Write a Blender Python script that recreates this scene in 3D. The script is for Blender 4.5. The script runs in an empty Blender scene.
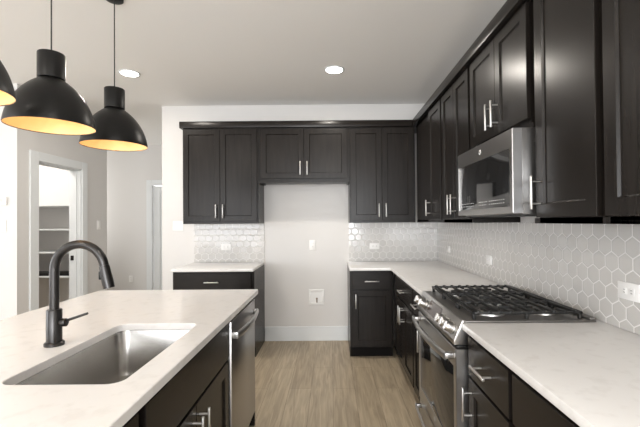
import bpy, bmesh, math, random
from mathutils import Vector, Matrix
random.seed(4)
C = bpy.context.scene.collection
PI = math.pi

# ------------------------------------------------------------------ camera
F, PX, PY, PITCH, ROLL, YAW, H = 386.8, 330.7, 217.3, 0.0111, -0.0077, 0.0026, 1.377
fwd = Vector((-math.sin(YAW), math.cos(YAW), 0)); rgt = Vector((math.cos(YAW), math.sin(YAW), 0)); up = Vector((0, 0, 1))
f2 = fwd*math.cos(PITCH) + up*math.sin(PITCH); u2 = -fwd*math.sin(PITCH) + up*math.cos(PITCH)
r2 = rgt*math.cos(ROLL) + u2*math.sin(ROLL); u3 = -rgt*math.sin(ROLL) + u2*math.cos(ROLL)
cd = bpy.data.cameras.new('camera'); cam = bpy.data.objects.new('camera', cd); C.objects.link(cam)
m = Matrix.Identity(4)
for i in range(3):
    m[i][0] = r2[i]; m[i][1] = u3[i]; m[i][2] = -f2[i]
m[2][3] = H
cam.matrix_world = m
cd.sensor_width = 36; cd.lens = F/640*36
cd.shift_x = (320-PX)/640; cd.shift_y = (PY-213.5)/640
cd.clip_start = 0.02
bpy.context.scene.camera = cam

# ------------------------------------------------------------------ light
w = bpy.data.worlds.new('world'); bpy.context.scene.world = w; w.use_nodes = True
w.node_tree.nodes['Background'].inputs[0].default_value = (0.93, 0.95, 1.0, 1)
w.node_tree.nodes['Background'].inputs[1].default_value = 3.6
vs = bpy.context.scene.view_settings
vs.view_transform = 'Standard'; vs.look = 'None'; vs.exposure = 0.44; vs.gamma = 1; vs.use_curve_mapping = False

def area(name, loc, direction, sx, sy, power, col=(1, 1, 1)):
    l = bpy.data.lights.new(name, 'AREA'); l.shape = 'RECTANGLE'; l.size = sx; l.size_y = sy; l.energy = power; l.color = col
    o = bpy.data.objects.new(name, l); C.objects.link(o); o.location = loc
    o.rotation_euler = Vector(direction).to_track_quat('-Z', 'Y').to_euler()
    return o
# daylight coming in at the windows of the living area behind and left of the camera
area('rear_window_daylight', (-0.2, -4.35, 1.45), (0.05, 1, 0.62), 2.4, 1.9, 165, (0.95, 0.975, 1.0))
area('rear_window_daylight', (-3.6, -4.35, 1.45), (0.15, 1, 0.4), 2.4, 1.9, 52, (0.95, 0.975, 1.0))
area('side_window_daylight', (-5.85, 0.2, 1.45), (1, 0.0, 0.7), 3.2, 1.9, 60, (0.95, 0.975, 1.0))
area('hall_fill', (-4.6, 6.0, 1.7), (1, 0, 0.15), 1.0, 1.6, 15, (1, 0.98, 0.95))  # added fill light to brighten the hall; no window stands here

W, D, CEIL = 1.235, 4.50, 2.743

# ------------------------------------------------------------------ materials
def mat(name, col, rough=0.5, metal=0.0, **kw):
    M = bpy.data.materials.new(name); M.use_nodes = True
    b = M.node_tree.nodes['Principled BSDF']
    b.inputs['Base Color'].default_value = (*col, 1); b.inputs['Roughness'].default_value = rough; b.inputs['Metallic'].default_value = metal
    for k, v in kw.items():
        b.inputs[k.replace('_', ' ')].default_value = v
    return M
def N(M, t, **p):
    n = M.node_tree.nodes.new(t)
    for k, v in p.items(): setattr(n, k, v)
    return n
def L(M, a, b): M.node_tree.links.new(a, b)
def noise_bump(M, scale, strength, vec=(1, 1, 1), detail=3, dist=0.001):
    tc = N(M, 'ShaderNodeTexCoord'); mp = N(M, 'ShaderNodeMapping'); mp.inputs['Scale'].default_value = vec
    L(M, tc.outputs['Object'], mp.inputs['Vector'])
    nz = N(M, 'ShaderNodeTexNoise'); nz.inputs['Scale'].default_value = scale; nz.inputs['Detail'].default_value = detail
    L(M, mp.outputs[0], nz.inputs['Vector'])
    bp = N(M, 'ShaderNodeBump'); bp.inputs['Strength'].default_value = strength; bp.inputs['Distance'].default_value = dist
    L(M, nz.outputs['Fac'], bp.inputs['Height']); L(M, bp.outputs[0], M.node_tree.nodes['Principled BSDF'].inputs['Normal'])
    return nz
def noise_color(M, scale, c0, c1, vec=(1, 1, 1), detail=4, lo=0.35, hi=0.65):
    tc = N(M, 'ShaderNodeTexCoord'); mp = N(M, 'ShaderNodeMapping'); mp.inputs['Scale'].default_value = vec
    L(M, tc.outputs['Object'], mp.inputs['Vector'])
    nz = N(M, 'ShaderNodeTexNoise'); nz.inputs['Scale'].default_value = scale; nz.inputs['Detail'].default_value = detail
    L(M, mp.outputs[0], nz.inputs['Vector'])
    cr = N(M, 'ShaderNodeValToRGB'); cr.color_ramp.elements[0].position = lo; cr.color_ramp.elements[1].position = hi
    cr.color_ramp.elements[0].color = (*c0, 1); cr.color_ramp.elements[1].color = (*c1, 1)
    L(M, nz.outputs['Fac'], cr.inputs[0]); L(M, cr.outputs[0], M.node_tree.nodes['Principled BSDF'].inputs['Base Color'])

M_wall = mat('wall_paint', (0.655, 0.64, 0.622), 0.85); noise_bump(M_wall, 220, 0.15)
M_wall2 = M_wall
M_ceil = mat('ceiling_paint', (0.85, 0.84, 0.82), 0.9); noise_bump(M_ceil, 90, 0.25, dist=0.002)
M_trim = mat('white_trim', (0.71, 0.73, 0.735), 0.45); noise_bump(M_trim, 60, 0.05)
M_wood = mat('espresso_wood', (0.03, 0.024, 0.02), 0.27, Specular_IOR_Level=0.2)
noise_color(M_wood, 6, (0.0100, 0.0082, 0.0071), (0.0165, 0.0137, 0.0118), (7, 7, 0.6), 6, 0.3, 0.7)
noise_bump(M_wood, 30, 0.12, (6, 6, 0.4), 4, 0.0006)
M_wood_h = mat('espresso_wood_level_grain', (0.03, 0.024, 0.02), 0.27, Specular_IOR_Level=0.2)
noise_color(M_wood_h, 6, (0.0100, 0.0082, 0.0071), (0.0165, 0.0137, 0.0118), (0.6, 7, 7), 6, 0.3, 0.7)
noise_bump(M_wood_h, 30, 0.12, (0.4, 6, 6), 4, 0.0006)
M_dark = mat('toe_kick_black', (0.006, 0.005, 0.0045), 0.7, Specular_IOR_Level=0.1); noise_bump(M_dark, 50, 0.05)
M_quartz = mat('quartz', (0.72, 0.69, 0.67), 0.22)
noise_color(M_quartz, 22, (0.655, 0.637, 0.620), (0.70, 0.685, 0.67), (1, 1, 1), 9, 0.32, 0.46)
M_steel = mat('brushed_steel', (0.47, 0.46, 0.45), 0.31, 1.0); noise_bump(M_steel, 25, 0.06, (1, 1, 60), 2, 0.0004)
M_sink = mat('sink_steel', (0.40, 0.39, 0.375), 0.26, 1.0); noise_bump(M_sink, 25, 0.08, (50, 1, 1), 2, 0.0004)
M_nickel = mat('satin_nickel', (0.56, 0.545, 0.525), 0.36, 1.0); noise_bump(M_nickel, 40, 0.03)
M_black = mat('matte_black_metal', (0.008, 0.0077, 0.0074), 0.36, Specular_IOR_Level=0.25); noise_bump(M_black, 80, 0.05)
M_faucet = mat('black_steel', (0.05, 0.048, 0.047), 0.30, 0.9); noise_bump(M_faucet, 60, 0.04)
M_gold = mat('gold_lining', (0.93, 0.68, 0.38), 0.5, 0.2); noise_bump(M_gold, 40, 0.05)
M_glass = mat('black_glass', (0.012, 0.012, 0.012), 0.06, 0.0, Specular_IOR_Level=0.9); noise_bump(M_glass, 3, 0.01)
M_iron = mat('cast_iron', (0.010, 0.0095, 0.009), 0.42, Specular_IOR_Level=0.4); noise_bump(M_iron, 120, 0.3)
M_top = mat('cooktop_enamel', (0.17, 0.16, 0.15), 0.33, 0.7); noise_bump(M_top, 80, 0.05)
M_alum = mat('burner_aluminium', (0.55, 0.54, 0.52), 0.35, 1.0); noise_bump(M_alum, 80, 0.05)
M_plate = mat('white_plastic', (0.80, 0.79, 0.77), 0.35); noise_bump(M_plate, 60, 0.02)
M_slot = mat('slot_black', (0.02, 0.02, 0.02), 0.5); noise_bump(M_slot, 60, 0.02)
M_case = mat('microwave_case', (0.16, 0.155, 0.15), 0.35, 0.9); noise_bump(M_case, 25, 0.05)
M_mark = mat('pale_marking', (0.55, 0.55, 0.54), 0.4); noise_bump(M_mark, 60, 0.02)
M_disp = mat('display_glass', (0.05, 0.035, 0.032), 0.12); noise_bump(M_disp, 5, 0.01)
M_cord = mat('cord_black', (0.02, 0.02, 0.02), 0.6); noise_bump(M_cord, 300, 0.2)
M_brass = mat('valve_brass', (0.25, 0.2, 0.16), 0.4, 0.9); noise_bump(M_brass, 50, 0.05)
def emit(name, col, s):
    M = mat(name, col, 0.5); b = M.node_tree.nodes['Principled BSDF']
    b.inputs['Emission Color'].default_value = (*col, 1); b.inputs['Emission Strength'].default_value = s
    noise_bump(M, 30, 0.01)
    return M
M_lamp = emit('lamp_diffuser', (1, 0.97, 0.92), 14)
M_bulb = emit('warm_bulb', (1, 0.75, 0.42), 5)

def floor_material():
    M = mat('oak_planks', (0.4, 0.33, 0.26), 0.42)
    tc = N(M, 'ShaderNodeTexCoord'); sp = N(M, 'ShaderNodeSeparateXYZ'); cb = N(M, 'ShaderNodeCombineXYZ')
    L(M, tc.outputs['Object'], sp.inputs[0]); L(M, sp.outputs[1], cb.inputs[0]); L(M, sp.outputs[0], cb.inputs[1])
    br = N(M, 'ShaderNodeTexBrick'); br.offset = 0.37; br.inputs['Scale'].default_value = 1
    br.inputs['Brick Width'].default_value = 1.22; br.inputs['Row Height'].default_value = 0.18; br.inputs['Mortar Size'].default_value = 0.0016
    br.inputs['Color1'].default_value = (0.40, 0.33, 0.235, 1); br.inputs['Color2'].default_value = (0.45, 0.378, 0.275, 1)
    br.inputs['Mortar'].default_value = (0.22, 0.18, 0.13, 1)
    L(M, cb.outputs[0], br.inputs['Vector'])
    mp = N(M, 'ShaderNodeMapping'); mp.inputs['Scale'].default_value = (1.1, 14, 1)
    L(M, cb.outputs[0], mp.inputs['Vector'])
    nz = N(M, 'ShaderNodeTexNoise'); nz.inputs['Scale'].default_value = 2.4; nz.inputs['Detail'].default_value = 8; nz.inputs['Distortion'].default_value = 1.1
    L(M, mp.outputs[0], nz.inputs['Vector'])
    cr = N(M, 'ShaderNodeValToRGB'); cr.color_ramp.elements[0].position = 0.3; cr.color_ramp.elements[1].position = 0.7
    cr.color_ramp.elements[0].color = (0.68, 0.66, 0.63, 1); cr.color_ramp.elements[1].color = (1.12, 1.10, 1.08, 1)
    L(M, nz.outputs['Fac'], cr.inputs[0])
    mx = N(M, 'ShaderNodeMix', data_type='RGBA', blend_type='MULTIPLY'); mx.inputs[0].default_value = 1
    L(M, br.outputs['Color'], mx.inputs[6]); L(M, cr.outputs[0], mx.inputs[7])
    L(M, mx.outputs[2], M.node_tree.nodes['Principled BSDF'].inputs['Base Color'])
    return M
M_floor = floor_material()

def hex_material(name, axis, w=0.080):
    """pointy-topped hexagon tiles, `w` across the flats; axis = which object axis runs along the wall"""
    M = mat(name, (0.5, 0.47, 0.44), 0.12)
    b = M.node_tree.nodes['Principled BSDF']
    tc = N(M, 'ShaderNodeTexCoord'); sp = N(M, 'ShaderNodeSeparateXYZ'); cb = N(M, 'ShaderNodeCombineXYZ')
    L(M, tc.outputs['Object'], sp.inputs[0]); L(M, sp.outputs[axis], cb.inputs[0]); L(M, sp.outputs[2], cb.inputs[1])
    def vm(op, a, c=None, v=None):
        n = N(M, 'ShaderNodeVectorMath', operation=op)
        L(M, a, n.inputs[0])
        if c is not None: L(M, c, n.inputs[1])
        if v is not None: n.inputs[1].default_value = v
        return n
    def mm(op, a, bb=None, v=None):
        n = N(M, 'ShaderNodeMath', operation=op); L(M, a, n.inputs[0])
        if bb is not None: L(M, bb, n.inputs[1])
        if v is not None: n.inputs[1].default_value = v
        return n.outputs[0]
    s3 = math.sqrt(3)
    p = vm('ADD', vm('SCALE', cb.outputs[0]).outputs[0], v=(100, 100*s3, 0))
    p.inputs[0].links[0].from_node.inputs['Scale'].default_value = 1/w
    def cell(shift):
        q = vm('ADD', p.outputs[0], v=shift)
        md = vm('MODULO', q.outputs[0], v=(1, s3, 1))
        loc = vm('SUBTRACT', md.outputs[0], v=(0.5, s3/2, 0))
        idn = vm('SUBTRACT', q.outputs[0], loc.outputs[0])
        ab = vm('ABSOLUTE', loc.outputs[0]); s = N(M, 'ShaderNodeSeparateXYZ'); L(M, ab.outputs[0], s.inputs[0])
        t = mm('ADD', mm('MULTIPLY', s.outputs[0], v=0.5), mm('MULTIPLY', s.outputs[1], v=s3/2))
        return mm('MAXIMUM', s.outputs[0], t), idn
    d1, id1 = cell((0, 0, 0)); d2, id2 = cell((0.5, s3/2, 0))
    d = mm('MINIMUM', d1, d2)
    sel = mm('LESS_THAN', d1, d2)
    mi = N(M, 'ShaderNodeMix', data_type='VECTOR'); L(M, sel, mi.inputs[0]); L(M, id2.outputs[0], mi.inputs[4]); L(M, id1.outputs[0], mi.inputs[5])
    wn = N(M, 'ShaderNodeTexWhiteNoise'); wn.noise_dimensions = '3D'
    sn = vm('ADD', mi.outputs[1], v=(0.013, 0.017, 0.5)); L(M, sn.outputs[0], wn.inputs['Vector'])
    cr = N(M, 'ShaderNodeValToRGB'); cr.color_ramp.elements[0].color = (0.515, 0.50, 0.478, 1); cr.color_ramp.elements[1].color = (0.55, 0.535, 0.512, 1)
    L(M, wn.outputs['Value'], cr.inputs[0])
    gm = N(M, 'ShaderNodeMapRange'); gm.inputs['From Min'].default_value = 0.462; gm.inputs['From Max'].default_value = 0.476
    L(M, d, gm.inputs['Value'])
    mx = N(M, 'ShaderNodeMix', data_type='RGBA'); L(M, gm.outputs[0], mx.inputs[0]); L(M, cr.outputs[0], mx.inputs[6]); mx.inputs[7].default_value = (0.72, 0.705, 0.685, 1)
    L(M, mx.outputs[2], b.inputs['Base Color'])
    rr = N(M, 'ShaderNodeMapRange'); rr.inputs['To Min'].default_value = 0.10; rr.inputs['To Max'].default_value = 0.7
    L(M, gm.outputs[0], rr.inputs['Value']); L(M, rr.outputs[0], b.inputs['Roughness'])
    # pillow edge + waviness of handmade glaze
    hr = N(M, 'ShaderNodeMapRange'); hr.interpolation_type = 'SMOOTHSTEP'
    hr.inputs['From Min'].default_value = 0.40; hr.inputs['From Max'].default_value = 0.475; hr.inputs['To Min'].default_value = 1; hr.inputs['To Max'].default_value = 0
    L(M, d, hr.inputs['Value'])
    nz = N(M, 'ShaderNodeTexNoise'); nz.inputs['Scale'].default_value = 14; nz.inputs['Detail'].default_value = 1
    off = vm('ADD', tc.outputs['Object'], wn.outputs['Color']); L(M, off.outputs[0], nz.inputs['Vector'])
    hh = mm('ADD', hr.outputs[0], mm('MULTIPLY', nz.outputs['Fac'], v=1.3))
    bp = N(M, 'ShaderNodeBump'); bp.inputs['Strength'].default_value = 0.5; bp.inputs['Distance'].default_value = 0.002
    L(M, hh, bp.inputs['Height']); L(M, bp.outputs[0], b.inputs['Normal'])
    return M
M_hex_x = hex_material('hexagon_tile_rear', 0)
M_hex_y = hex_material('hexagon_tile_side', 1)

# ------------------------------------------------------------------ mesh helpers
class MB:
    def __init__(s): s.bm = bmesh.new(); s.mi = 0
    def _merge(s, t):
        me = bpy.data.meshes.new('t'); t.to_mesh(me); t.free(); s.bm.from_mesh(me); bpy.data.meshes.remove(me)
    def box(s, x0, x1, y0, y1, z0, z1, bev=0.0, seg=2):
        t = bmesh.new(); bmesh.ops.create_cube(t, size=1)
        for v in t.verts:
            v.co = Vector(((x0+x1)/2+v.co.x*(x1-x0), (y0+y1)/2+v.co.y*(y1-y0), (z0+z1)/2+v.co.z*(z1-z0)))
        if bev: bmesh.ops.bevel(t, geom=list(t.edges), offset=bev, segments=seg, affect='EDGES', profile=0.5)
        s._merge(t); return s
    def cyl(s, p0, p1, r, seg=20, r2=None, bev=0.0):
        p0, p1 = Vector(p0), Vector(p1); d = p1-p0
        t = bmesh.new(); bmesh.ops.create_cone(t, cap_ends=True, segments=seg, radius1=r, radius2=r if r2 is None else r2, depth=d.length)
        if bev:
            bmesh.ops.bevel(t, geom=[e for e in t.edges if len(e.link_faces) == 2 and max(len(f.verts) for f in e.link_faces) > 4], offset=bev, segments=2, affect='EDGES', profile=0.5)
        bmesh.ops.transform(t, matrix=Matrix.Translation((p0+p1)/2) @ d.to_track_quat('Z', 'Y').to_matrix().to_4x4(), verts=t.verts)
        s._merge(t); return s
    def lathe(s, prof, c=(0, 0, 0), seg=48, closed=False):
        t = bmesh.new(); rings = []
        for (r, z) in prof:
            if r < 1e-6: rings.append([t.verts.new((c[0], c[1], c[2]+z))])
            else: rings.append([t.verts.new((c[0]+r*math.cos(2*PI*k/seg), c[1]+r*math.sin(2*PI*k/seg), c[2]+z)) for k in range(seg)])
        pairs = list(zip(rings, rings[1:])) + ([(rings[-1], rings[0])] if closed else [])
        for a, b in pairs:
            for k in range(seg):
                k2 = (k+1) % seg
                if len(a) == 1 and len(b) == 1: continue
                if len(a) == 1: t.faces.new((a[0], b[k], b[k2]))
                elif len(b) == 1: t.faces.new((a[k], b[0], a[k2]))
                else: t.faces.new((a[k], b[k], b[k2], a[k2]))
        bmesh.ops.recalc_face_normals(t, faces=t.faces)
        s._merge(t); return s
    def tube(s, pts, rad, seg=14, sq=None):
        """swept tube along pts; rad a number or a list; sq=(a,b) makes an elliptic section"""
        pts = [Vector(p) for p in pts]; t = bmesh.new(); rings = []
        n = len(pts); prev = None
        for i, p in enumerate(pts):
            d = (pts[min(i+1, n-1)]-pts[max(i-1, 0)]).normalized()
            if prev is None:
                a = Vector((0, 0, 1)) if abs(d.z) < 0.9 else Vector((0, 1, 0))
                nrm = (a - d*a.dot(d)).normalized()
            else: nrm = (prev - d*prev.dot(d)).normalized()
            prev = nrm; bn = d.cross(nrm); r = rad[i] if isinstance(rad, (list, tuple)) else rad
            ea, eb = sq if sq else (1, 1)
            rings.append([t.verts.new(p + (nrm*math.cos(2*PI*k/seg)*ea + bn*math.sin(2*PI*k/seg)*eb)*r) for k in range(seg)])
        for a, b in zip(rings, rings[1:]):
            for k in range(seg): t.faces.new((a[k], a[(k+1) % seg], b[(k+1) % seg], b[k]))
        t.faces.new(rings[0][::-1]); t.faces.new(rings[-1])
        bmesh.ops.recalc_face_normals(t, faces=t.faces)
        s._merge(t); return s
    def prism(s, poly, a0, a1, axis='x', bev=0.0):
        """poly in the two other axes, extruded from a0 to a1 along axis"""
        t = bmesh.new()
        def P(u, v, a): return {'x': (a, u, v), 'y': (u, a, v), 'z': (u, v, a)}[axis]
        A = [t.verts.new(P(u, v, a0)) for u, v in poly]; B = [t.verts.new(P(u, v, a1)) for u, v in poly]
        n = len(poly)
        for k in range(n): t.faces.new((A[k], A[(k+1) % n], B[(k+1) % n], B[k]))
        t.faces.new(A[::-1]); t.faces.new(B)
        bmesh.ops.recalc_face_normals(t, faces=t.faces)
        if bev: bmesh.ops.bevel(t, geom=list(t.edges), offset=bev, segments=2, affect='EDGES', profile=0.5)
        s._merge(t); return s
    def rings(s, R, cap0=True, cap1=True):
        t = bmesh.new(); rr = [[t.verts.new(p) for p in r] for r in R]; n = len(R[0])
        for a, b in zip(rr, rr[1:]):
            for k in range(n): t.faces.new((a[k], a[(k+1) % n], b[(k+1) % n], b[k]))
        if cap0: t.faces.new(rr[0][::-1])
        if cap1: t.faces.new(rr[-1])
        bmesh.ops.recalc_face_normals(t, faces=t.faces)
        s._merge(t); return s
    def build(s, name, mt, parent=None, smooth=True, loc=None):
        me = bpy.data.meshes.new(name); s.bm.to_mesh(me); s.bm.free()
        me.materials.append(mt)
        if smooth:
            me.polygons.foreach_set('use_smooth', [True]*len(me.polygons))
            me.set_sharp_from_angle(angle=math.radians(35))
        o = bpy.data.objects.new(name, me); C.objects.link(o)
        if parent: o.parent = parent
        if loc: o.location = loc
        return o
def thing(name, label, cat, loc=(0, 0, 0), rz=0, group=None):
    o = bpy.data.objects.new(name, None); C.objects.link(o); o.empty_display_size = 0.1
    o.location = loc; o.rotation_euler = (0, 0, rz); o['label'] = label; o['category'] = cat
    if group: o['group'] = group
    return o
def tag(o, label, cat, group=None):
    o['label'] = label; o['category'] = cat
    if group: o['group'] = group
    return o
def struct(name, mb, mt, parent=None, smooth=False):
    o = mb.build(name, mt, parent, smooth)
    if not parent: o['kind'] = 'structure'
    return o

# ------------------------------------------------------------------ setting
XL, YR = -6.0, -4.5           # far left and rear of the open living area
HY = 6.72                      # far end of the hall
WX = -1.975                    # free end of the kitchen's rear wall
BX, BY0, BY1 = -3.05, 3.74, 5.24   # pantry block
struct('floor', MB().box(XL, 1.36, YR, 7.0, -0.1, 0), M_floor)
struct('ceiling', MB().box(XL, 1.36, YR, 7.0, CEIL, CEIL+0.1), M_ceil)
struct('wall_back', MB().box(WX, W+0.12, D, D+0.13, 0, CEIL), M_wall)
struct('wall_right', MB().box(W, W+0.12, YR, D, 0, CEIL), M_wall)
struct('wall_hall_right', MB().box(WX, WX+0.12, D+0.13, HY, 0, CEIL), M_wall)
struct('wall_hall_back', MB().box(XL, -3.12, HY, HY+0.12, 0, CEIL).box(-2.30, WX+0.12, HY, HY+0.12, 0, CEIL).box(-3.12, -2.30, HY, HY+0.12, 2.035, CEIL), M_wall)
struct('wall_pantry_front', MB().box(XL, BX, BY0, BY0+0.12, 0, CEIL), M_wall)
struct('wall_pantry_side', MB().box(BX-0.14, BX, BY0+0.12, 3.993, 0, CEIL).box(BX-0.14, BX, 4.705, BY1-0.12, 0, CEIL).box(BX-0.14, BX, 3.993, 4.705, 2.035, CEIL), M_wall)
struct('wall_pantry_back', MB().box(XL, BX, BY1-0.12, BY1, 0, CEIL), M_wall)
struct('wall_pantry_left', MB().box(-4.7, -4.58, BY0+0.12, BY1-0.12, 0, CEIL), M_wall)
def windowed_wall(name, axis, c0, c1, lo, hi, holes):
    b = MB(); cur = lo
    def add(a0, a1, z0, z1):
        if axis == 'x': b.box(a0, a1, c0, c1, z0, z1)
        else: b.box(c0, c1, a0, a1, z0, z1)
    for h0, h1 in holes:
        add(cur, h0, 0, CEIL); add(h0, h1, 0, 0.5); add(h0, h1, 2.4, CEIL); cur = h1
    add(cur, hi, 0, CEIL); struct(name, b, M_wall)
windowed_wall('wall_rear', 'x', YR-0.12, YR, XL, W+0.12, [(-4.8, -2.4), (-1.4, 1.0)])
windowed_wall('wall_left', 'y', XL-0.12, XL, YR, HY, [(-1.4, 1.8)])
def window(name, axis, c, a0, a1):
    b = MB(); z0, z1 = 0.5, 2.4
    def add(p0, p1, q0, q1):
        if axis == 'x': b.box(p0, p1, c-0.09, c-0.03, q0, q1)
        else: b.box(c-0.09, c-0.03, p0, p1, q0, q1)
    add(a0, a1, z0, z0+0.06); add(a0, a1, z1-0.06, z1); add(a0, a0+0.06, z0, z1); add(a1-0.06, a1, z0, z1)
    add((a0+a1)/2-0.03, (a0+a1)/2+0.03, z0, z1)
    struct(name, b, M_trim)
window('window_1', 'x', YR, -4.8, -2.4); window('window_2', 'x', YR, -1.4, 1.0); window('window_3', 'y', XL, -1.4, 1.8)

def baseboard(name, pts_boxes):
    b = MB()
    for bx in pts_boxes: b.box(*bx, bev=0.004)
    struct(name, b, M_trim)
BBH = 0.165
baseboard('baseboard_back', [(-0.784, 0.176, D-0.016, D, 0, BBH)])
baseboard('baseboard_back_end', [(WX, -1.612, D-0.016, D, 0, BBH), (WX-0.016, WX, D-0.016, HY, 0, BBH)])
baseboard('baseboard_pantry_side', [(BX, BX+0.016, BY0, 3.884, 0, BBH), (BX, BX+0.016, 4.796, BY1, 0, BBH)])
baseboard('baseboard_pantry_front', [(XL, BX+0.016, BY0-0.016, BY0, 0, BBH)])
baseboard('baseboard_hall', [(XL, -3.215, HY-0.016, HY, 0, BBH)])

# pantry doorway: jambs + casing
b = MB()
b.box(BX-0.14, BX, 3.993, 4.008, 0, 2.035).box(BX-0.14, BX, 4.690, 4.705, 0, 2.035).box(BX-0.14, BX, 4.008, 4.690, 2.02, 2.035)
b.box(BX-0.075, BX-0.045, 4.008, 4.020, 0, 2.02).box(BX-0.075, BX-0.045, 4.678, 4.690, 0, 2.02).box(BX-0.075, BX-0.045, 4.020, 4.678, 2.008, 2.02)
jam = struct('door_1', b, M_trim)
c = MB(); c.box(BX, BX+0.02, 3.885, 3.998, 0, 2.125, 0.004).box(BX, BX+0.02, 4.700, 4.795, 0, 2.125, 0.004).box(BX, BX+0.019, 3.998, 4.700, 2.03, 2.125, 0.004)
struct('door_casing', c, M_trim, jam)
MB().box(BX-0.118, BX-0.082, 4.680, 4.6899, 0.93, 0.99, 0.003).build('strike_plate', M_faucet, jam)
# hall door
hd = MB(); X0, X1 = -3.105, -2.315
yf = HY+0.02
hd.box(X0, X1, yf, yf+0.04, 0.01, 2.02)
dd = struct('door_2', hd, M_trim)
st = 0.11
fr = MB()
for a0, a1, z0, z1 in ((X0, X0+st, 0.01, 2.02), (X1-st, X1, 0.01, 2.02), (X0+st, X1-st, 1.90, 2.02), (X0+st, X1-st, 0.01, 0.2), (X0+st, X1-st, 0.95, 1.08)):
    fr.box(a0, a1, yf-0.012, yf, z0, z1, 0.003)
struct('door_panel_frame', fr, M_trim, dd)
cs = MB(); cs.box(-3.215, -3.12, HY-0.02, HY, 0, 2.125, 0.004).box(-2.30, -2.205, HY-0.02, HY, 0, 2.125, 0.004).box(-3.12, -2.30, HY-0.019, HY, 2.03, 2.125, 0.004)
struct('door_casing', cs, M_trim, dd)
for z in (0.25, 1.05, 1.80):
    MB().cyl((-3.112, HY+0.002, z), (-3.112, HY+0.002, z+0.09), 0.007, 10).build('hinge', M_nickel, dd)

# ------------------------------------------------------------------ cabinets (local: x along the front, front looks to -y, body front plane y=0)
TH = 0.02
def shaker(x0, x1, z0, z1, fw=0.058):
    def rect(i, y): return [(x0+i, y, z0+i), (x1-i, y, z0+i), (x1-i, y, z1-i), (x0+i, y, z1-i)]
    return MB().rings([rect(0, -0.0005), rect(0, -TH+0.002), rect(0.002, -TH), rect(fw, -TH), rect(fw+0.005, -TH+0.009), rect(fw+0.006, -TH+0.009)])
def slab_front(x0, x1, z0, z1):
    def rect(i, y): return [(x0+i, y, z0+i), (x1-i, y, z0+i), (x1-i, y, z1-i), (x0+i, y, z1-i)]
    return MB().rings([rect(0, -0.0005), rect(0, -TH+0.002), rect(0.002, -TH)])
HL = 0.145
def handle(parent, cx, cz, vertical=True, yf=-TH, length=HL):
    b = MB(); so = 0.038
    if vertical:
        b.cyl((cx, yf-so, cz-length/2), (cx, yf-so, cz+length/2), 0.006, 14, bev=0.001)
        for s in (-1, 1): b.cyl((cx, yf-so, cz+s*length*0.33), (cx, yf+0.0003, cz+s*length*0.33), 0.0045, 12)
    else:
        b.cyl((cx-length/2, yf-so, cz), (cx+length/2, yf-so, cz), 0.006, 14, bev=0.001)
        for s in (-1, 1): b.cyl((cx+s*length*0.33, yf-so, cz), (cx+s*length*0.33, yf+0.0003, cz), 0.0045, 12)
    return b.build('handle', M_nickel, parent)
def fronts(root, items):
    for it in items:
        kind, x0, x1, z0, z1 = it[:5]; hs = it[5] if len(it) > 5 else None
        if kind == 'door': o = shaker(x0, x1, z0, z1).build('door', M_wood, root)
        else: o = slab_front(x0, x1, z0, z1).build('drawer' if kind == 'drawer' else 'false_front', M_wood_h, root)
        if hs == 'TL': handle(o, x0+0.035, z1-0.03-HL/2)
        elif hs == 'TR': handle(o, x1-0.035, z1-0.03-HL/2)
        elif hs == 'BL': handle(o, x0+0.036, z0+0.035+HL/2)
        elif hs == 'BR': handle(o, x1-0.036, z0+0.035+HL/2)
        elif hs == 'H': handle(o, (x0+x1)/2, (z0+z1)/2, False)
def base_body_notched(root, wd, dp, ins=0.0):
    b = MB(); t = 0.018
    side = [(0.02, 0.11), (0.06, 0.11), (0.06, 0.0), (dp, 0.0), (dp, 0.884), (0.02, 0.884)]
    b.box(ins, wd-ins, 0, 0.02, 0.11, 0.884)
    b.prism(side, ins, ins+t, 'x').prism(side, wd-t-ins, wd-ins, 'x')
    t += ins
    if ins: b.box(0, wd, 0.0, 0.02, 0.11, 0.128)
    b.box(t, wd-t, dp-0.01, dp, 0.1, 0.884).box(t, wd-t, 0.02, dp-0.01, 0.11, 0.128)
    o = b.build('cabinet_body', M_wood, root)
    MB().box(t, wd-t, 0.06, 0.075, 0.0, 0.1095).build('toe_kick', M_dark, root)
    return o
def base_cabinet(label, loc, rz, wd, dp, items, name='base_cabinet', group=None, ins=0.0):
    r = thing(name, label, 'cabinet', loc, rz, group)
    base_body_notched(r, wd, dp, ins); fronts(r, items); return r
def upper_cabinet(label, loc, rz, wd, dp, z0, z1, items, name='wall_cabinet', group=None, ins=0.0):
    r = thing(name, label, 'cabinet', loc, rz, group)
    b = MB(); t = 0.018
    il, ir = ins if isinstance(ins, tuple) else (ins, ins)
    b.box(il, wd-ir, 0, 0.02, z0, z1)
    b.box(il, il+t, 0.02, dp, z0, z1).box(wd-t-ir, wd-ir, 0.02, dp, z0, z1)
    if ins: b.box(0, wd, 0, dp-0.02, z0, z0+0.024).box(0, wd, 0, 0.02, z1-0.012, z1)
    b.box(t+il, wd-t-ir, 0.02, dp, z0+0.012, z0+0.03).box(t+il, wd-t-ir, 0.02, dp, z1-0.018, z1)
    b.box(t+il, wd-t-ir, dp-0.01, dp, z0+0.03, z1-0.018)
    b.build('cabinet_body', M_wood, r); fronts(r, items); return r

UZ0, UZ1 = 1.362, 2.395
DZ0, DZ1 = UZ0+0.026, UZ1-0.012
RX = 0.92                  # body front of right uppers (door face 0.90)
RBX = 0.62                # body front of right bases
UY = 4.18                  # body front of rear uppers (face 4.16)
BYF = 3.905                # body front of rear bases
gp = 0.0015
def pair(x0, x1, z0, z1, side, kind='door', mid=None):
    c = (x0+x1)/2 if mid is None else mid
    return [(kind, x0, c-gp, z0, z1, side+'R'), (kind, c+gp, x1, z0, z1, side+'L')]

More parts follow.
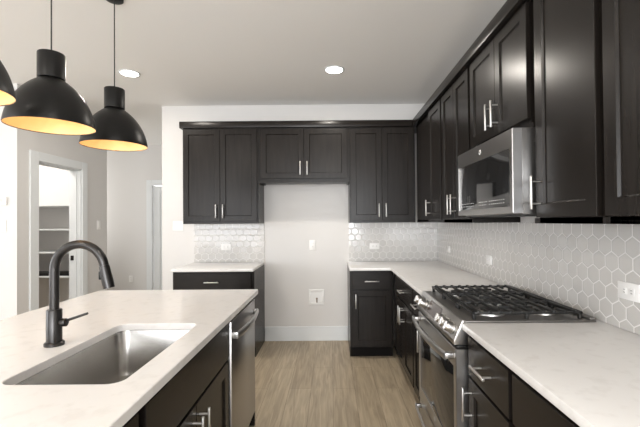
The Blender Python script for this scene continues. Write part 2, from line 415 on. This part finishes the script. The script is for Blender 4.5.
# rear wall cabinets
x0, x1 = -1.607, -0.785
upper_cabinet('tall dark two-door wall cabinet at the left end of the rear wall', (x0, UY, 0), 0, x1-x0, D-UY-0.001, UZ0, UZ1, pair(0.006, x1-x0-0.018, DZ0, DZ1, 'B'))
x0, x1 = -0.783, 0.192
upper_cabinet('short wide dark two-door cabinet above the empty refrigerator space', (x0, UY, 0), 0, x1-x0, D-UY-0.001, 1.80, UZ1, pair(0.02, x1-x0-0.02, 1.845, DZ1, 'B'))
x0, x1 = 0.194, 0.905
upper_cabinet('tall dark two-door wall cabinet on the rear wall, right of the refrigerator space', (x0, UY, 0), 0, x1-x0, D-UY-0.001, UZ0, UZ1, pair(0.012, 0.690, DZ0, DZ1, 'B'))
# right wall cabinets (rotated so that local x runs towards the camera)
RR = -PI/2
def ry(y_far, y_near, items_fn, label, z0=UZ0, z1=UZ1, depth=W-RX-0.001, ins=0.0165):
    return upper_cabinet(label, (RX, y_far, 0), RR, y_far-y_near, depth, z0, z1, items_fn(y_far-y_near), ins=ins)
ry(4.17, 3.172, lambda w_: [('door', w_-0.40, w_-0.018, DZ0, DZ1, 'BL')], 'dark single-door wall cabinet in the far right corner')
ry(3.170, 2.518, lambda w_: pair(0.018, w_-0.018, DZ0, DZ1, 'B'), 'dark two-door wall cabinet on the right wall, directly beyond the microwave')
ry(2.516, 1.756, lambda w_: pair(0.018, w_-0.018, 1.845, DZ1, 'B', mid=0.395), 'short dark two-door wall cabinet mounted above the microwave', z0=1.80)
ry(1.754, 1.298, lambda w_: [('door', 0.048, w_-0.018, DZ0, DZ1, 'BL')], 'dark single-door wall cabinet on the near side of the microwave', ins=(0.044, 0.0165))
ry(1.296, 0.50, lambda w_: pair(0.018, w_-0.018, DZ0, DZ1, 'B'), 'dark wall cabinet nearest the camera, cut by the right edge of the photo')
# crown moulding, one run around the corner
cr_ = thing('crown_molding', 'dark flat crown moulding running along the tops of all the wall cabinets', 'molding', (0, 0, 0))
cr_.location = (0.9, 4.1, UZ1)
def cl(bx): return (bx[0]-0.9, bx[1]-0.9, bx[2]-4.1, bx[3]-4.1, bx[4]-UZ1, bx[5]-UZ1)
z0c, z1c = UZ1+0.0005, 2.466
c = MB(); c.box(*cl((-1.635, 0.875, UY-0.035, D-0.001, z0c, z1c)), bev=0.003); c.build('rear_length', M_wood_h, cr_)
c = MB(); c.box(*cl((RX-0.045, W-0.001, 0.50, D-0.001, z0c, z1c)), bev=0.003); c.build('side_length', M_wood, cr_)

# base cabinets
DRZ0, DRZ1 = 0.695, 0.862; BDZ0, BDZ1 = 0.125, 0.683
x0, x1 = -1.607, -0.785; wd = x1-x0
base_cabinet('dark base cabinet with one wide drawer at the left end of the rear wall', (x0, BYF, 0), 0, wd, D-BYF-0.001,
    [('drawer', 0.012, wd-0.03, DRZ0, DRZ1, 'H')] + pair(0.012, wd-0.03, BDZ0, BDZ1, 'T'))
x0, x1 = 0.177, 0.615; wd = x1-x0
base_cabinet('narrow dark base cabinet on the rear wall, right of the refrigerator space', (x0, BYF, 0), 0, wd, D-BYF-0.001,
    [('drawer', 0.022, wd-0.022, DRZ0, DRZ1, 'H'), ('door', 0.022, wd-0.022, BDZ0, BDZ1, 'TL')])
def rb(y_far, y_near, items_fn, label):
    return base_cabinet(label, (RBX, y_far, 0), RR, y_far-y_near, W-RBX-0.001, items_fn(y_far-y_near), ins=0.013)
rb(3.903, 2.90, lambda w_: [('drawer', 0.24, w_-0.015, DRZ0, DRZ1, 'H')]+pair(0.24, w_-0.015, BDZ0, BDZ1, 'T'), 'dark base cabinet with a drawer over two doors, in the far right corner')
rb(2.898, 2.520, lambda w_: [('drawer', 0.015, w_-0.015, DRZ0, DRZ1, 'H'), ('door', 0.015, w_-0.015, BDZ0, BDZ1, 'TR')], 'dark narrow base cabinet on the far side of the gas range')
rb(1.752, 1.325, lambda w_: [('drawer', 0.03, w_-0.006, DRZ0, DRZ1, 'H'), ('door', 0.03, w_-0.006, BDZ0, BDZ1, 'TL')], 'dark drawer and door base cabinet touching the near side of the gas range')
rb(1.323, 0.50, lambda w_: [('drawer', 0.018, w_-0.018, DRZ0, DRZ1, 'H')]+pair(0.018, w_-0.018, BDZ0, BDZ1, 'T'), 'dark base cabinet nearest the camera under the right counter')

# counters
CZ0, CZ1 = 0.8845, 0.914
SX = 0.585
tag(MB().box(-0.412, 0.412, -0.32, 0.32, 0, CZ1-CZ0, 0.003).build('countertop', M_quartz, loc=(-1.198, D-0.321, CZ0)), 'short white quartz counter at the left end of the rear wall', 'countertop')
poly = [(0.175, D-0.001), (0.175, D-0.645), (SX, D-0.645), (SX, 2.519), (W-0.001, 2.519), (W-0.001, D-0.001)]
cx, cy = 0.9, 3.6
tag(MB().prism([(x-cx, y-cy) for x, y in poly], 0, CZ1-CZ0, 'z', 0.003).build('countertop', M_quartz, loc=(cx, cy, CZ0)), 'L-shaped white quartz counter in the far right corner', 'countertop')
poly = [(SX, 0.50), (W-0.001, 0.50), (W-0.001, 2.516), (1.195, 2.516), (1.195, 1.7535), (SX, 1.7535)]
cx, cy = 0.9, 1.2
tag(MB().prism([(x-cx, y-cy) for x, y in poly], 0, CZ1-CZ0, 'z', 0.003).build('countertop', M_quartz, loc=(cx, cy, CZ0)), 'white quartz counter at the lower right, near side of the gas range', 'countertop')

# backsplashes
def splash(bx, mt, label):
    cx, cy, cz = (bx[0]+bx[1])/2, (bx[2]+bx[3])/2, bx[4]
    o = MB().box(bx[0]-cx, bx[1]-cx, bx[2]-cy, bx[3]-cy, 0, bx[5]-cz).build('tile_backsplash', mt, loc=(cx, cy, cz), smooth=False)
    return tag(o, label, 'backsplash')
splash((-1.60, -0.785, D-0.0105, D-0.0005, CZ1+0.0005, UZ0-0.0005), M_hex_x, 'pale glazed hexagon tiles above the short left counter on the rear wall')
splash((0.197, W-0.0115, D-0.0105, D-0.0005, CZ1+0.0005, UZ0-0.0005), M_hex_x, 'pale hexagon tiles on the rear wall right of the refrigerator space')
splash((W-0.0105, W-0.0005, 0.50, D-0.0005, CZ1+0.0005, UZ0-0.0005), M_hex_y, 'long band of pale hexagon tiles along the right wall behind the gas range')

# ------------------------------------------------------------------ gas range (local frame: x to camera, -y to the room, origin floor at RX front)
RY0 = 2.5165; RW = 0.7605
rg = thing('gas_range', 'stainless slide-in gas range with black oven window and iron grates', 'range', (0.59, RY0, 0), RR)
# local y = world X - 0.60
b = MB(); b.box(0.002, RW-0.002, 0.03, 0.600, 0.09, 0.905).box(0.03, RW-0.03, 0.09, 0.6, 0, 0.09); b.build('range_body', M_black, rg)
MB().prism([(0.007, 0.912), (0.035, 0.912), (0.603, 0.912), (0.603, 0.922), (0.012, 0.922)], 0.0, RW, 'x', 0.0015).build('cooktop', M_top, rg)
MB().prism([(0.0065, 0.905), (0.0065, 0.924), (-0.002, 0.926), (-0.042, 0.835), (-0.042, 0.815), (0.03, 0.815), (0.03, 0.905)], 0.0, RW, 'x', 0.0015).build('control_panel', M_steel, rg)
# slope direction of the panel face
pa, pb = Vector((0, -0.002, 0.926)), Vector((0, -0.042, 0.835))
sl = (pb-pa).normalized(); nn = Vector((0, -sl.z*-1, 0)); nn = Vector((0, sl.z, -sl.y)).normalized()
if nn.y > 0: nn = -nn
def on_panel(x, t): p = pa + (pb-pa)*t; return Vector((x, p.y, p.z))
disp = MB(); c0, c1, c2, c3 = on_panel(0.245, 0.15), on_panel(0.47, 0.15), on_panel(0.47, 0.88), on_panel(0.245, 0.88)
disp.rings([[c0+nn*0.0003, c1+nn*0.0003, c2+nn*0.0003, c3+nn*0.0003], [c0+nn*0.002, c1+nn*0.002, c2+nn*0.002, c3+nn*0.002]])
disp.build('display', M_disp, rg, smooth=False)
for kx in (0.075, 0.175, 0.545, 0.62, 0.695):
    p = on_panel(kx, 0.58); k = MB()
    k.cyl(p+nn*0.0005, p+nn*0.008, 0.029, 28, bev=0.001).cyl(p+nn*0.008, p+nn*0.040, 0.026, 28, r2=0.022, bev=0.002)
    kn = k.build('knob', M_nickel, rg)
    g = MB(); a = Vector((1, 0, 0)); q = p+nn*0.040
    v = [q+a*0.004-sl*0.018, q+a*0.004+sl*0.018, q-a*0.004+sl*0.018, q-a*0.004-sl*0.018]
    g.rings([v, [x+nn*0.008 for x in v]]); g.build('knob_grip', M_nickel, kn)
# oven door
def rng_box(x0, x1, y0, y1, z0, z1, bev=0.003): return MB().box(x0, x1, y0, y1, z0, z1, bev)
MB().box(0.004, RW-0.004, -0.026, 0.028, 0.797, 0.811, 0.001).build('vent_strip', M_black, rg)
dr = MB(); X0, X1, Z0, Z1 = 0.004, RW-0.004, 0.245, 0.793; fw = 0.055
def rect(i, j, k, y): return [(X0+i, y, Z0+j), (X1-i, y, Z0+j), (X1-i, y, Z1-k), (X0+i, y, Z1-k)]
dr.rings([rect(0, 0, 0, 0.028), rect(0, 0, 0, -0.030), rect(0.003, 0.003, 0.003, -0.033), rect(0.035, 0.075, 0.085, -0.033), rect(0.036, 0.076, 0.086, -0.030)])
dr = dr.build('oven_door', M_steel, rg)
MB().box(X0+0.037, X1-0.037, -0.0325, -0.0303, Z0+0.077, Z1-0.087, 0.0008).build('oven_window', M_glass, dr)
b = MB()
pts = []; 
for i in range(25):
    t = i/24; pts.append((0.03+t*(RW-0.06), -0.072-0.022*math.sin(PI*t), 0.755))
b.tube(pts, 0.019, 16, sq=(1.0, 0.5))
for x in (0.045, RW-0.045): b.box(x-0.016, x+0.016, -0.073, -0.0325, 0.742, 0.768, 0.003)
b.build('oven_handle', M_steel, dr)
lg = MB().cyl((RW/2, -0.0335, 0.29), (RW/2, -0.0345, 0.29), 0.013, 24); lg.build('round_emblem', M_mark, dr)
# lower drawer
q = MB().box(0.004, RW-0.004, -0.030, 0.028, 0.095, 0.238, 0.003).build('storage_drawer', M_steel, rg)
b = MB(); b.tube([(0.03+t/16*(RW-0.06), -0.062-0.014*math.sin(PI*t/16), 0.205) for t in range(17)], 0.012, 14, sq=(1.0, 0.62))
for x in (0.045, RW-0.045): b.box(x-0.013, x+0.013, -0.064, -0.0295, 0.194, 0.216, 0.002)
b.build('drawer_handle', M_steel, q)
# burners
for bx, by, br in ((0.14, 0.18, 0.045), (0.14, 0.44, 0.038), (0.38, 0.31, 0.055), (0.62, 0.18, 0.05), (0.62, 0.44, 0.036)):
    o = MB().lathe([(0, 0), (br+0.015, 0), (br+0.013, 0.008), (br, 0.012), (br, 0.018), (0, 0.018)], (bx, by, 0.9225), 32).build('burner', M_alum, rg)
    MB().lathe([(0, 0), (br-0.004, 0), (br-0.003, 0.006), (br-0.010, 0.009), (0, 0.009)], (bx, by, 0.9407), 32).build('burner_cap', M_iron, o)
# three grates
GZ = 0.960; gy0, gy1 = 0.05, 0.555
for k in range(3):
    a0 = 0.018+k*0.243; a1 = a0+0.238
    g = MB(); t = 0.0065
    for yy in (gy0+t, gy1-t): g.box(a0, a1, yy-t, yy+t, GZ-0.014, GZ-0.002, 0.003)
    for xx in (a0+t, a1-t): g.box(xx-t, xx+t, gy0, gy1, GZ-0.014, GZ-0.002, 0.003)
    n = 10
    for j in range(n):
        yy = gy0+0.03+(gy1-gy0-0.06)*j/(n-1)
        if j in (1, 3, 6, 8): segs = ((a0-0.002, a0+0.075), (a1-0.075, a1+0.002))
        else: segs = ((a0, a1),)
        for s0, s1 in segs:
            g.box(s0, s1, yy-0.0065, yy+0.0065, GZ-0.013, GZ, 0.003)
        for xx in (a0+t, a1-t): g.box(xx-0.009, xx+0.009, yy-0.008, yy+0.008, GZ-0.012, GZ+0.003, 0.003)
    g.box((a0+a1)/2-0.005, (a0+a1)/2+0.005, gy0+0.17, gy1-0.17, GZ-0.013, GZ-0.001, 0.002)
    for xx in (a0+0.01, a1-0.01):
        for yy in (gy0+0.01, (gy0+gy1)/2, gy1-0.01): g.box(xx-0.007, xx+0.007, yy-0.007, yy+0.007, 0.9222, GZ-0.01, 0.002)
    g.build('grate', M_iron, rg)
# rear lip
MB().box(0.0, RW, 0.575, 0.603, 0.9222, 0.934, 0.003).build('rear_vent_lip', M_top, rg)

# ------------------------------------------------------------------ microwave
mw = thing('microwave_oven', 'stainless over-the-range microwave with wide black window, hung above the gas range', 'microwave', (0.823, 2.5155, 1.403), RR)
MWW = 0.759; MH = 0.396
MB().box(0.002, MWW-0.002, 0.045, W-0.823-0.002, 0.0, MH, 0.003).build('microwave_body', M_case, mw)
MB().box(MWW-0.0019, MWW-0.0004, 0.10, 0.18, 0.13, 0.33, 0.0005).build('side_vent', M_slot, mw)
d = MB(); X0, X1, Z0, Z1 = 0.0, MWW, 0.006, MH-0.002
def rect(i, i2, j, k, y): return [(X0+i, y, Z0+j), (X1-i2, y, Z0+j), (X1-i2, y, Z1-k), (X0+i, y, Z1-k)]
d.rings([rect(0, 0, 0, 0, 0.0445), rect(0, 0, 0, 0, 0.003), rect(0.003, 0.003, 0.003, 0.003, 0.0), rect(0.018, 0.030, 0.030, 0.085, 0.0), rect(0.019, 0.031, 0.031, 0.086, 0.003)])
d = d.build('microwave_door', M_steel, mw)
MB().box(0.020, MWW-0.032, 0.0006, 0.0028, 0.038, Z1-0.087, 0.0008).build('door_window', M_glass, d)
b = MB()
for row, z in enumerate((0.056, 0.072)):
    for i in range(26):
        if i in (9, 10, 11, 17): continue
        x = 0.07+i*0.0235; b.box(x, x+random.choice((0.008, 0.011, 0.014)), 0.0000, 0.0005, z, z+0.004)
b.build('control_panel_marking', M_mark, d, smooth=False)
o = MB().cyl((0.375, -0.0003, Z1-0.043), (0.375, -0.0015, Z1-0.043), 0.014, 28).build('round_emblem', M_plate, d)
fc = bpy.data.curves.new('monogram', 'FONT'); fc.body = 'GE'; fc.size = 0.015; fc.align_x = 'CENTER'; fc.align_y = 'CENTER'; fc.extrude = 0.0002
fo = bpy.data.objects.new('monogram', fc); C.objects.link(fo)
dg = bpy.context.evaluated_depsgraph_get(); tm = bpy.data.meshes.new_from_object(fo.evaluated_get(dg)); bpy.data.objects.remove(fo)
mo = bpy.data.objects.new('monogram', tm); tm.materials.clear(); tm.materials.append(M_faucet); C.objects.link(mo); mo.parent = o
mo.location = (0.375, -0.0018, Z1-0.043); mo.rotation_euler = (PI/2, 0, 0)
MB().box(0.06, MWW-0.06, 0.06, 0.30, -0.006, -0.0003, 0.001).build('underside_panel', M_slot, mw)

# ------------------------------------------------------------------ island
IX = -0.55; IB = 0.45    # cabinet front plane (body), near end
IR = PI/2
def isl(y_near, y_far, items_fn, label):
    return base_cabinet(label, (IX-0.0, y_near, 0), IR, y_far-y_near, 0.62, items_fn(y_far-y_near))
isl(0.55, 1.078, lambda w_: [('drawer', 0.018, w_-0.018, DRZ0, DRZ1, 'H'), ('door', 0.018, w_-0.018, BDZ0, BDZ1, 'TR')], 'dark island base cabinet nearest the camera, beside the sink cabinet')
# sink base has no back rail under the basin, its body is left open on top
r = thing('base_cabinet', 'dark two-door island cabinet under the sink', 'cabinet', (IX, 1.080, 0), IR)
base_body_notched(r, 0.912, 0.62)
fronts(r, [('false', 0.02, 0.892, DRZ0-0.01, DRZ1)] + pair(0.02, 0.892, BDZ0, BDZ1-0.01, 'T', mid=0.425))
# island end and back panels
ip = thing('island_panel', 'dark end and back panels of the island, beyond the dishwasher', 'panel', (-0.9, 2.64, 0))
MB().box(-0.28, 0.368, -0.009, 0.009, 0, 0.884).build('end_panel', M_wood, ip)
MB().box(-0.302, -0.282, -2.07, 0.009, 0, 0.884).build('back_panel', M_wood, ip)
# countertop with sink cut-out
def rrect(x0, x1, y0, y1, r, n=6):
    P = []
    for cx, cy, a in ((x1-r, y1-r, 0), (x0+r, y1-r, 90), (x0+r, y0+r, 180), (x1-r, y0+r, 270)):
        for k in range(n+1):
            t = math.radians(a+90*k/n); P.append((cx+r*math.cos(t), cy+r*math.sin(t)))
    return P
SKX0, SKX1, SKY0, SKY1 = -0.975, -0.616, 1.118, 1.785
ISX0, ISX1, ISY0, ISY1 = -1.605, -0.511, 0.50, 2.675
def slab_with_hole(outer, inner, z0, z1, cx, cy, bev=0.0025):
    n = len(inner)
    def R(P, z, grow=0.0):
        return [(x-cx, y-cy, z) for x, y in P]
    def shrink(P, a):
        mx = sum(p[0] for p in P)/len(P); my = sum(p[1] for p in P)/len(P)
        hx = max(p[0] for p in P)-mx; hy = max(p[1] for p in P)-my
        return [(mx+(x-mx)*(hx-a)/hx, my+(y-my)*(hy-a)/hy) for x, y in P]
    seq = [R(outer, z0), R(outer, z1-bev), R(shrink(outer, bev), z1), R(shrink(inner, -bev), z1), R(inner, z1-bev), R(inner, z0)]
    mb = MB(); t = bmesh.new(); rr = [[t.verts.new(p) for p in r] for r in seq]
    rr.append(rr[0])
    for a, b in zip(rr, rr[1:]):
        for k in range(n): t.faces.new((a[k], a[(k+1) % n], b[(k+1) % n], b[k]))
    bmesh.ops.recalc_face_normals(t, faces=t.faces); mb._merge(t); return mb
outer = rrect(ISX0, ISX1, ISY0, ISY1, 0.006); inner = rrect(SKX0, SKX1, SKY0, SKY1, 0.045)
cx, cy = (ISX0+ISX1)/2, (ISY0+ISY1)/2
o = slab_with_hole(outer, inner, 0, CZ1-CZ0, cx, cy).build('countertop', M_quartz, loc=(cx, cy, CZ0))
tag(o, 'large white quartz island counter with the sink cut into it', 'countertop')
# sink
cx, cy = (SKX0+SKX1)/2, (SKY0+SKY1)/2
sk = thing('kitchen_sink', 'rectangular stainless undermount sink in the island', 'sink', (cx, cy, CZ0-0.0005))
def rz(g, z, r): return [(x-cx, y-cy, z) for x, y in rrect(SKX0-g, SKX1+g, SKY0-g, SKY1+g, r)]
mb = MB(); mb.rings([rz(0.012, -0.0015, 0.056), rz(0.004, -0.0015, 0.049), rz(0.003, -0.004, 0.048), rz(-0.001, -0.18, 0.044), rz(-0.008, -0.203, 0.04), rz(-0.028, -0.215, 0.03), rz(-0.09, -0.219, 0.02)], cap0=False)
o = mb.build('sink_basin', M_sink, sk)
so = o.modifiers.new('thickness', 'SOLIDIFY'); so.thickness = 0.0015; so.offset = -1
MB().lathe([(0, 0.001), (0.03, 0.001), (0.034, 0.003), (0.044, 0.003), (0.046, 0.0), (0.0, 0.0)], (-0.06, 0, -0.2185), 32).build('drain', M_nickel, sk)

# faucet
FX, FY = -1.062, 1.478
fa = thing('kitchen_faucet', 'tall black gooseneck faucet standing behind the island sink', 'faucet', (FX, FY, CZ1+0.0003))
MB().lathe([(0, 0), (0.034, 0), (0.034, 0.010), (0.030, 0.014), (0.0, 0.014)], (0, 0, 0), 36).build('base_ring', M_faucet, fa)
MB().lathe([(0, 0.0142), (0.0262, 0.0142), (0.0262, 0.133), (0.024, 0.137), (0, 0.137)], (0, 0, 0), 36).build('faucet_body', M_faucet, fa)
R_ = 0.096; zt = 0.287
pts = [(0, 0, 0.1372), (0, 0, 0.2), (0, 0, 0.25)]
for i in range(0, 25):
    a = PI - math.radians(171)*i/24
    pts.append((R_+R_*math.cos(a), 0, zt+R_*math.sin(a)))
b = MB(); b.tube(pts, 0.0165, 20); b.build('spout_neck', M_faucet, fa)
e = Vector(pts[-1]); dvec = (e-Vector(pts[-2])).normalized()
h = MB(); h.tube([e+dvec*0.0005, e+dvec*0.012, e+dvec*0.06, e+dvec*0.088], [0.0175, 0.0185, 0.0205, 0.0205], 24)
h = h.build('spray_head', M_faucet, fa)
q = e+dvec*0.035
MB().box(q.x-0.026, q.x-0.0165, -0.007, 0.007, q.z-0.02, q.z+0.012, 0.003).build('spray_button', M_black, h)
lv = MB(); lv.cyl((0.0245, 0, 0.086), (0.047, 0, 0.086), 0.0155, 24, bev=0.002)
lv = lv.build('lever_hub', M_faucet, fa)
MB().cyl((0.038, 0, 0.090), (0.128, 0, 0.120), 0.0055, 14, r2=0.0045, bev=0.001).build('lever', M_faucet, lv)

# dishwasher
dw = thing('dishwasher', 'stainless dishwasher with bar handle at the far end of the island', 'dishwasher', (IX, 1.9975, 0), IR)
DWW = 0.615
MB().box(0.003, DWW-0.003, 0.002, 0.56, 0.10, 0.872, 0.0).build('dishwasher_body', M_black, dw)
MB().box(0.003, DWW-0.003, 0.05, 0.5, 0.0, 0.0995).build('toe_panel', M_black, dw)
o = MB().box(0.006, DWW-0.006, -0.028, 0.0015, 0.115, 0.862, 0.004).build('dishwasher_door', M_steel, dw)
b = MB()
b.tube([(0.03+t/24*(DWW-0.06), -0.050-0.020*math.sin(PI*t/24), 0.785) for t in range(25)], 0.019, 16, sq=(1.0, 0.5))
for x in (0.045, DWW-0.045): b.box(x-0.016, x+0.016, -0.056, -0.0275, 0.768, 0.802, 0.003)
b.build('handle', M_steel, o)

# ------------------------------------------------------------------ pendants
def pendant(x, y, zr, label):
    p = thing('pendant_lamp', label, 'lamp', (x, y, zr), 0, 'black dome pendants over the island')
    R = 0.1815; Hh = 0.225
    out = []
    for i in range(17):
        t = i/16; a = t*PI/2
        r = 0.052+(R-0.052)*(1-(1-t)**1.0)  # replaced below
        out.append((R-(R-0.046)*(0.28*t+0.72*t**2.3), 0.010+(Hh-0.010)*(1-(1-t)**1.12)))
    prof = [(R, 0.0)]+out
    th = 0.003
    inner_ = [(max(r-th, 0.02), z-(0 if i == 0 else th*0.7)) for i, (r, z) in enumerate(prof)]
    s = MB().lathe(prof+[(0.045, out[-1][1])], (0, 0, 0), 64)
    s.lathe([(R, 0), (R-0.0015, 0.0), (R-0.0015, 0.004)], (0, 0, 0), 64)
    s.build('lamp_shade', M_black, p)
    MB().lathe([(r-0.0015, z+(0.0005 if i == 0 else -0.001)) for i, (r, z) in enumerate(prof)]+[(0.03, out[-1][1]-0.0015), (0.0, out[-1][1]-0.0015)], (0, 0, 0), 64).build('shade_lining', M_gold, p)
    zt = out[-1][1]+0.0005
    MB().lathe([(0, 0), (0.0545, 0), (0.056, 0.002), (0.056, 0.118), (0.054, 0.121), (0, 0.121)], (0, 0, zt), 40).build('socket_cup', M_black, p)
    top = CEIL-zr
    MB().cyl((0, 0, zt+0.1215), (0, 0, top-0.0125), 0.0032, 10).build('cord', M_cord, p)
    MB().lathe([(0, 0), (0.044, 0), (0.05, 0.003), (0.05, 0.0118), (0, 0.0118)], (0, 0, top-0.0122), 36).build('canopy', M_black, p)
    MB().lathe([(0, 0), (0.016, 0.004), (0.028, 0.02), (0.03, 0.035), (0.024, 0.055), (0.014, 0.07), (0.0125, 0.10), (0, 0.10)], (0, 0, zt-0.1025), 24).build('bulb', M_bulb, p)
    l = bpy.data.lights.new('bulb_light', 'POINT'); l.energy = 0.35; l.color = (1, 0.72, 0.42); l.shadow_soft_size = 0.035
    lo = bpy.data.objects.new('bulb_light', l); C.objects.link(lo); lo.parent = p; lo.location = (0, 0, 0.07)
    return p
pendant(-1.312, 2.335, 1.845, 'black dome pendant lamp farthest from the camera, hanging over the far end of the island')
pendant(-1.322, 1.82, 1.835, 'middle black dome pendant lamp above the island, shown whole at the upper left')
pendant(-1.31, 1.315, 1.835, 'black dome pendant lamp nearest the camera, cut off by the left edge of the photo')

# ------------------------------------------------------------------ recessed ceiling lights
def downlight(x, y, label, power=11):
    p = thing('recessed_light', label, 'light', (x, y, CEIL-0.0005), 0, 'round recessed lights in the ceiling')
    MB().lathe([(0.074, -0.0005), (0.094, -0.0005), (0.091, -0.006), (0.077, -0.008), (0.074, -0.006)], (0, 0, 0), 40, closed=True).build('trim_ring', M_trim, p)
    MB().lathe([(0, -0.0006), (0.0738, -0.0006), (0.0738, -0.0055), (0, -0.0065)], (0, 0, 0), 40).build('diffuser', M_lamp, p)
    l = bpy.data.lights.new('downlight_beam', 'AREA'); l.shape = 'DISK'; l.size = 0.11; l.energy = power; l.color = (1, 0.93, 0.84)
    lo = bpy.data.objects.new('downlight_beam', l); C.objects.link(lo); lo.parent = p; lo.location = (0, 0, -0.012)
downlight(0.033, 3.46, 'round recessed ceiling light right of centre, above the aisle')
downlight(-1.83, 3.50, 'round recessed ceiling light left of centre, beside the far pendant')
for x in (0.03, -1.82, -4.0): downlight(x, 0.1, 'round recessed ceiling light behind the camera')

# ------------------------------------------------------------------ outlets, switches
def plate(name, label, cat, loc, rz, wd, ht, kind):
    """local front looks to -y, centred"""
    r = thing(name, label, cat, loc, rz)
    MB().box(-wd/2, wd/2, -0.006, 0, -ht/2, ht/2, 0.002).build('cover_plate', M_plate, r)
    if kind == 'outlet_h' or kind == 'outlet_v' or kind == 'outlet2':
        cs = [(0, 0)] if kind != 'outlet2' else [(-0.023, 0), (0.023, 0)]
        for cx_, cz_ in cs:
            for s in (-1, 1):
                dx, dz = (s*0.02, 0) if kind == 'outlet_h' else (0, s*0.02)
                o = MB().box(cx_+dx-0.0145, cx_+dx+0.0145, -0.008, -0.0062, cz_+dz-0.0145, cz_+dz+0.0145, 0.0008).build('receptacle', M_plate, r)
                b = MB(); 
                for e in (-1, 1):
                    if kind == 'outlet_h': b.box(cx_+dx-0.004, cx_+dx+0.006, -0.0086, -0.0081, cz_+e*0.006-0.001, cz_+e*0.006+0.001)
                    else: b.box(cx_+dx+e*0.006-0.001, cx_+dx+e*0.006+0.001, -0.0086, -0.0081, cz_+dz-0.004, cz_+dz+0.006)
                b.build('slots', M_slot, o, smooth=False)
    elif kind == 'switch':
        n = max(1, round((wd-0.03)/0.046))
        for i in range(n):
            cx_ = (i-(n-1)/2)*0.046
            MB().box(cx_-0.016, cx_+0.016, -0.009, -0.0062, -0.033, 0.033, 0.001).build('rocker', M_plate, r)
    return r
yb = D-0.0108; xb = W-0.0108
plate('power_outlet', 'white horizontal outlet in the tiles above the short left counter', 'outlet', (-1.23, yb, 1.091), 0, 0.115, 0.072, 'outlet_h')
plate('power_outlet', 'white horizontal outlet in the rear wall tiles right of the refrigerator space', 'outlet', (0.494, yb, 1.09), 0, 0.115, 0.072, 'outlet_h')
plate('power_outlet', 'white upright outlet on the bare wall of the refrigerator space', 'outlet', (-0.226, D-0.0003, 1.107), 0, 0.072, 0.115, 'outlet_v')
plate('power_outlet', 'small white outlet on the right wall tiles nearest the far corner', 'outlet', (xb, 4.06, 1.08), RR, 0.115, 0.072, 'outlet_h')
plate('power_outlet', 'white outlet on the right wall tiles, beyond the gas range', 'outlet', (xb, 3.02, 1.07), RR, 0.115, 0.072, 'outlet_h')
plate('power_outlet', 'white double outlet on the right wall tiles at the right edge of the photo', 'outlet', (xb, 1.60, 1.08), RR, 0.118, 0.072, 'outlet_h')
plate('light_switch', 'white wall switch plate left of the tall left wall cabinet', 'switch', (-1.79, D-0.0003, 1.34), 0, 0.118, 0.115, 'switch')
plate('light_switch', 'white switch plate on the grey wall right of the pantry doorway', 'switch', (BX+0.0003, 5.05, 1.356), PI/2, 0.072, 0.115, 'switch')
plate('light_switch', 'lower white switch plate on the wall at the left edge of the photo', 'switch', (-3.21, BY0-0.0003, 1.36), 0, 0.118, 0.115, 'switch')
th = thing('thermostat', 'pale thermostat above the switch on the wall at the left photo edge', 'thermostat', (-3.20, BY0-0.0003, 1.60), 0)
MB().box(-0.06, 0.06, -0.022, 0, -0.04, 0.04, 0.004).build('thermostat_case', M_plate, th)
MB().box(-0.03, 0.03, -0.0228, -0.0222, -0.018, 0.02, 0.0002).build('thermostat_screen', M_mark, th)
plate('power_outlet', 'white upright outlet low on the far hall wall', 'outlet', (-3.49, HY-0.0003, 0.41), 0, 0.072, 0.115, 'outlet_v')
# refrigerator water supply box
wb = thing('water_supply_box', 'white recessed water valve box low on the refrigerator space wall', 'valve box', (-0.184, D-0.0003, 0.503))
b = MB(); s = 0.088; t = 0.022
b.box(-s, s, -0.010, 0, -s, -s+t, 0.002).box(-s, s, -0.010, 0, s-t, s, 0.002).box(-s, -s+t, -0.010, 0, -s+t, s-t, 0.002).box(s-t, s, -0.010, 0, -s+t, s-t, 0.002)
b.box(-s+t, s-t, -0.0015, 0, -s+t, s-t)
b.build('box_frame', M_plate, wb)
v = MB(); v.cyl((0.005, -0.010, -0.062), (0.005, -0.010, -0.01), 0.008, 14).cyl((0.005, -0.010, -0.015), (0.005, -0.028, -0.015), 0.011, 16).build('valve', M_brass, wb)

# ------------------------------------------------------------------ pantry
for z, lb in ((1.61, 'topmost white shelf inside the pantry'), (1.31, 'second white pantry shelf from the top'), (1.025, 'third white pantry shelf from the top'), (0.728, 'lowest white pantry shelf, with a dark tray on it')):
    tag(MB().box(-0.70, 0.70, -0.18, 0.18, -0.019, 0, 0.002).build('pantry_shelf', M_trim, loc=(-3.88, BY1-0.12-0.181, z)), lb, 'shelf')
tag(MB().box(-0.42, 0.42, -0.14, 0.14, 0, 0.028, 0.006).build('storage_tray', M_black, loc=(-3.64, BY1-0.12-0.17, 0.7283)), 'low black tray lying on the lowest pantry shelf', 'tray')
pl_ = bpy.data.lights.new('pantry_fill', 'AREA'); pl_.shape = 'DISK'; pl_.size = 0.25; pl_.energy = 17; pl_.color = (1, 0.95, 0.9)  # added unseen fill that brightens the pantry, has no fixture
po = bpy.data.objects.new('pantry_fill', pl_); C.objects.link(po); po.location = (-3.85, 4.3, CEIL-0.02)
